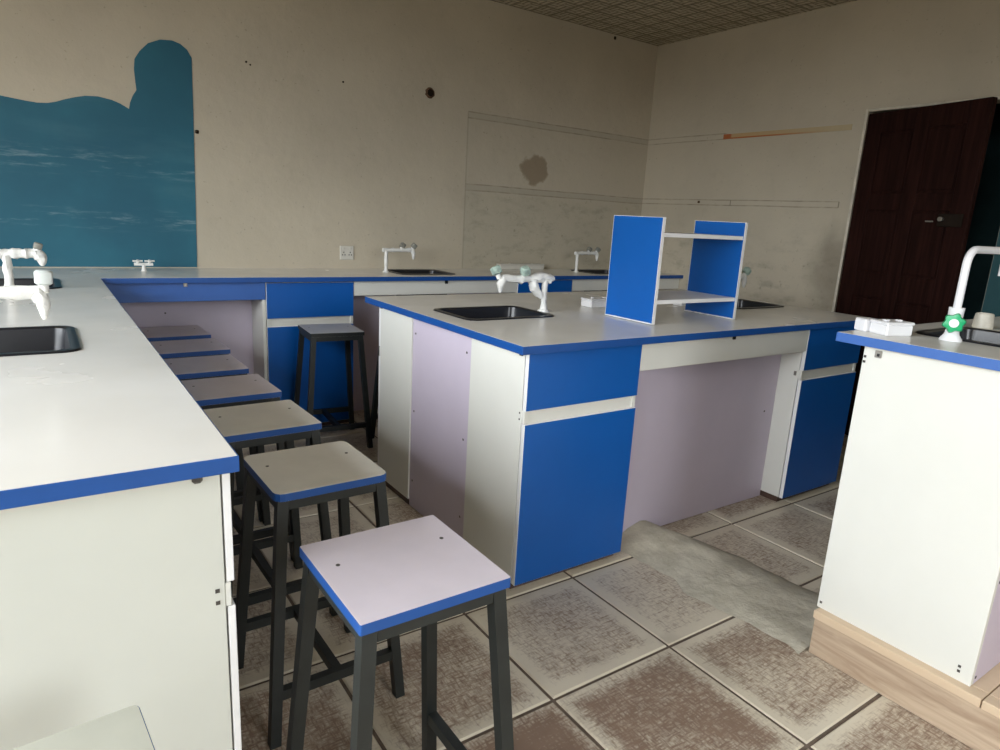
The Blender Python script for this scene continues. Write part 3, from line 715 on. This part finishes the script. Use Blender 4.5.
bm.faces.new(list(reversed(rs_[0]))); bm.faces.new(rs_[-1])
kn = t.part('knob', bm, 'green', True, smooth=True, label='green fluted plastic tap knob')
bm = B(); tube(bm, [c0 + kd * .047, c0 + kd * .0505], [.0125, .0115], 18); t.part('knob_cap', bm, 'plastic', True, parent=kn, smooth=True)

# ------------------------------------------------------------------ small things on the worktops
def socket_box(name, label, loc, rotz, sx, sy, sz, mat='plastic', lid=True):
    t = Thing(name, label, 'socket box', loc, rotz)
    t.box('case', -sx / 2, sx / 2, -sy / 2, sy / 2, .0005, sz * .8, mat, .004, local=True)
    t.box('cover', -sx / 2 - .002, sx / 2 + .002, -sy / 2 - .002, sy / 2 + .002, sz * .8, sz, mat, .003, local=True)
    for dx in (-sx * .25, sx * .25): t.box('switch', dx - .006, dx + .006, -.008, .008, sz, sz + .004, mat, .001, local=True)
    return t
t = socket_box('bench_socket', 'white socket box at the blue edge of the raised bench', (2.024, .925, RZ), -.35, .092, .066, .040)
t.box('back_box', -.058, -.006, .035, .080, .0005, .038, 'plastic', .004, local=True)
socket_box('bench_socket', 'white socket box on the island half hidden by the blue shelf side', (2.150, 2.300, H), .0, .15, .075, .040)
socket_box('bench_socket', 'small white socket box under the shelf unit on the island', (2.655, 2.235, H), .0, .055, .06, .034)
socket_box('bench_socket', 'long pale socket strip on the back worktop behind the wrapped twin tap', (3.045, 4.150, H), 0, .42, .05, .042, 'socket')
def cup(label, loc, s):
    t = Thing('cup', label, 'cup', loc, 0, 'cream cups beside the raised bench sink')
    bm = B(); pr = [(.0005, .026), (.004, .030), (.030, .028), (.048, .026), (.050, .023), (.046, .022), (.010, .022)]
    rs = [ring(bm, [(q * s * math.cos(2 * math.pi * m / 18), q * s * math.sin(2 * math.pi * m / 18), z * s) for m in range(18)]) for z, q in pr]
    for a, b in zip(rs, rs[1:]): bridge(bm, a, b)
    bm.faces.new(list(reversed(rs[0]))); bm.faces.new(rs[-1]); t.part('body', bm, 'cream', True, smooth=True)
    bm = B(); tube(bm, [(.026 * s, 0, .038 * s), (.040 * s, 0, .036 * s), (.043 * s, 0, .022 * s), (.028 * s, 0, .012 * s)], .004, 8); t.part('handle', bm, 'cream', True, smooth=True)
cup('cream cup beside the raised bench sink, nearer the dark door', (2.540, .880, RZ), 1.0)
cup('cream cup beside the raised bench sink, farther from the dark door', (2.600, .815, RZ), 1.0)

# blue shelf unit on the island
SX0, SX1, SY0, SY1, SZ1 = 1.982, 2.508, 1.800, 2.070, 1.318
t = Thing('shelf_unit', 'open blue-sided shelf unit with two white shelves on the island', 'shelf', ((SX0 + SX1) / 2, (SY0 + SY1) / 2, H))
for x0 in (SX0, SX1 - .016):
    sd = t.box('side_panel', x0, x0 + .016, SY0 + .0015, SY1 - .0015, H + .002, SZ1 - .0015, 'blue', .0004)
    t.box('edge_strip', x0, x0 + .016, SY0, SY0 + .0015, H + .002, SZ1, 'white_edge', 0, parent=sd); t.box('edge_strip', x0, x0 + .016, SY1 - .0015, SY1, H + .002, SZ1, 'white_edge', 0, parent=sd)
    t.box('edge_strip', x0, x0 + .016, SY0 + .0015, SY1 - .0015, SZ1 - .0015, SZ1, 'white_edge', 0, parent=sd)
    bm = B(); L = [(x0 - .001, SY0 + (SY1 - SY0) * k / 24, H + .0045) for k in range(25)]
    tube(bm, L, [.0022 + .0028 * abs(mnoise.noise(Vector((k * .7, x0, 0)))) for k in range(25)], 6); t.part('sealant', bm, 'caulk', smooth=True)
for z in (.982, 1.244): t.box('shelf', SX0 + .016, SX1 - .016, SY0 + .003, SY1 - .003, z, z + .016, 'white_edge', .001)

# ------------------------------------------------------------------ stools
SS, SZ = .288, .648
MESH = {}
def stool_meshes(round_r):
    def mk(key, f, mat, sm=False):
        if key in MESH: return MESH[key]
        bm = bmesh.new(); f(bm); bmesh.ops.recalc_face_normals(bm, faces=bm.faces)
        me = bpy.data.meshes.new(key if isinstance(key, str) else key[0]); bm.to_mesh(me); bm.free(); me.materials.append(MT[mat]); MESH[key] = me; return me
    return mk
def stool(label, x, y, rz=0.0, top='white_top', r=.006, rungs='x', sc=1.0, edge_mat='blue_edge'):
    mk = stool_meshes(r)
    root = bpy.data.objects.new('stool', None); COL.objects.link(root); root.empty_display_size = .05
    root.location = (x, y, 0); root.rotation_euler = (0, 0, rz); root.scale = (sc, sc, sc); tag(root, label, 'stool', 'square-seat laboratory stools')
    def add(name, me, parent=root, rot=0.0):
        o = bpy.data.objects.new(name, me); COL.objects.link(o); o.parent = parent; o.rotation_euler = (0, 0, rot); return o
    h = SS / 2; tt = .020
    def seat(bm):
        a = ring(bm, rrect(-h + .001, h - .001, -h + .001, h - .001, r, SZ - .001, 3)); b = ring(bm, rrect(-h + .001, h - .001, -h + .001, h - .001, r, SZ, 3))
        a0 = ring(bm, rrect(-h + .001, h - .001, -h + .001, h - .001, r, SZ - tt, 3)); bridge(bm, a0, a); bridge(bm, a, b); bm.faces.new(b); bm.faces.new(list(reversed(a0)))
        for f in bm.faces: f.smooth = False
    def band(bm):
        o1, o2 = ring(bm, rrect(-h, h, -h, h, r + .001, SZ - tt + .0005, 3)), ring(bm, rrect(-h, h, -h, h, r + .001, SZ - .0008, 3))
        q1, q2 = ring(bm, rrect(-h + .001, h - .001, -h + .001, h - .001, r, SZ - tt + .0005, 3)), ring(bm, rrect(-h + .001, h - .001, -h + .001, h - .001, r, SZ - .0008, 3))
        bridge(bm, o1, o2); bridge(bm, o2, q2); bridge(bm, q1, o1)
        for f in bm.faces: f.smooth = False
    st = add('seat', mk(('seat', top, r), seat, top)); add('edge_band', mk(('edge_band', r, edge_mat), band, edge_mat), st)
    for sx, sy in ((-1, 1), (1, -1), (1, 1), (-1, -1)):
        if (sx, sy) in ((-1, 1), (1, 1)) or r > .01 or True:
            def scr(bm, sx=sx, sy=sy):
                tube(bm, [(sx * h * .74, sy * h * .30, SZ - .001), (sx * h * .74, sy * h * .30, SZ + .0008)], .0042, 8)
            if (sx, sy) in ((-1, 1), (1, 1)): add('screw', mk(('screw', sx, sy), scr, 'screw'), st)
    LT, LB, W = h - .020, h + .026, .026
    zt_ = SZ - tt - .0005
    for sx in (-1, 1):
        for sy in (-1, 1):
            def leg(bm, sx=sx, sy=sy): bar(bm, (sx * LB, sy * LB, .0008), (sx * LT, sy * LT, zt_), W, W)
            add('leg', mk(('leg', sx, sy), leg, 'steel'))
    def at(z): return LB + (LT - LB) * (z / zt_)
    def apron_x(bm): box(bm, -LT + W / 2, LT - W / 2, -W / 2, W / 2, -.024, 0)
    za = zt_ - .0005
    for s_ in (-1, 1):
        o = add('seat_rail', mk('seat_rail', apron_x, 'steel')); o.location = (0, s_ * LT, za)
        o = add('seat_rail', mk('seat_rail', apron_x, 'steel'), rot=math.pi / 2); o.location = (s_ * LT, 0, za)
    zr = .132; a = at(zr)
    rot = 0 if rungs == 'x' else math.pi / 2
    def rung(bm): box(bm, -a + W / 2, a - W / 2, -.011, .011, -.013, .013)
    def cross(bm): box(bm, -.011, .011, -a + .011, a - .011, -.013, .013)
    for s_ in (-1, 1):
        o = add('rung', mk('rung', rung, 'steel'), rot=rot)
        o.location = (0, s_ * a, zr) if rungs == 'x' else (s_ * a, 0, zr)
    o = add('cross_bar', mk('cross_bar', cross, 'steel'), rot=rot); o.location = (0, 0, zr)
    return root
stool('cream stool with painted-in shade and rounded corners against the white end panel of the left bench', -.077, .701, .078, 'shaded_top', .008)
stool('lilac-topped stool with chipped blue edge, standing clear past the bench end', .507, 1.005, .006, 'lilac_top', .003, 'y', 1.012)
stool('white-topped stool with rounded corners at the end corner of the left bench', .536, 1.574, .02, 'white_top', .022, 'x', .99)
stool('cream-topped stool beside the left bench, third of the row from the bench end', .519, 2.017, .03, 'white_top')
stool('lilac-topped stool beside the left bench, fourth of the row from the bench end', .516, 2.414, .03, 'lilac_top')
stool('lilac-topped stool beside the left bench, fifth of the row from the bench end', .502, 2.798, .02, 'lilac_top')
stool('lilac-topped stool beside the left bench, sixth of the row from the bench end', .520, 3.190, .03, 'lilac_top')
stool('dull lilac stool pushed into the chalkboard corner, last of the row', .516, 3.570, .03, 'lilac_top')
stool('lone grey-topped stool in front of the blue back cabinet', 1.273, 3.440, -.09, 'grey_top', edge_mat='steel')
stool('dark stool mostly hidden between the island and the back worktop', 1.665, 3.225, 0, 'grey_top')

# ------------------------------------------------------------------ rough cement ridge over the floor
def mound():
    bm = B(); NX, NY = 26, 56; vs = {}
    for j in range(NY + 1):
        v = j / NY; y = .937 + (1.777 - .937) * v
        xa = 1.86 + .02 * math.sin(v * 5) - .05 * math.exp(-((v - .42) / .16) ** 2) + .03 * mnoise.noise(Vector((v * 9, 0, 3)))
        xb = 2.235 + .02 * math.sin(v * 4 + 1) - .10 * max(0, v - .7) / .3 + .012 * mnoise.noise(Vector((v * 8, 5, 1)))
        pk = .030 + .030 * max(0, (v - .55) / .45)
        for i in range(NX + 1):
            u_ = i / NX; x = xa + (xb - xa) * u_
            prof = (u_ / .62) ** .8 if u_ < .62 else max(0, 1 - ((u_ - .62) / .38) ** 2.2)
            z = pk * min(1, prof) + .006 * (mnoise.noise(Vector((x * 14, y * 14, 0))) * min(1, 4 * u_ * (1 - u_))) + .003 * mnoise.noise(Vector((x * 45, y * 45, 2))) * min(1, 6 * u_ * (1 - u_))
            if 0 < i < NX: z = max(z, .001)
            else: z = .0002
            if j == 0 : z = max(.0002, z)
            vs[i, j] = bm.verts.new((x, y, z))
    for j in range(NY):
        for i in range(NX):
            f = bm.faces.new((vs[i, j], vs[i + 1, j], vs[i + 1, j + 1], vs[i, j + 1])); f.smooth = True
    return bm
o = mesh_obj('cement_ridge', mound(), 'cement', None, (2.04, 1.36, 0))
tag(o, 'rough grey cement ridge over the tiles from the island kneehole to the platform', 'cement')
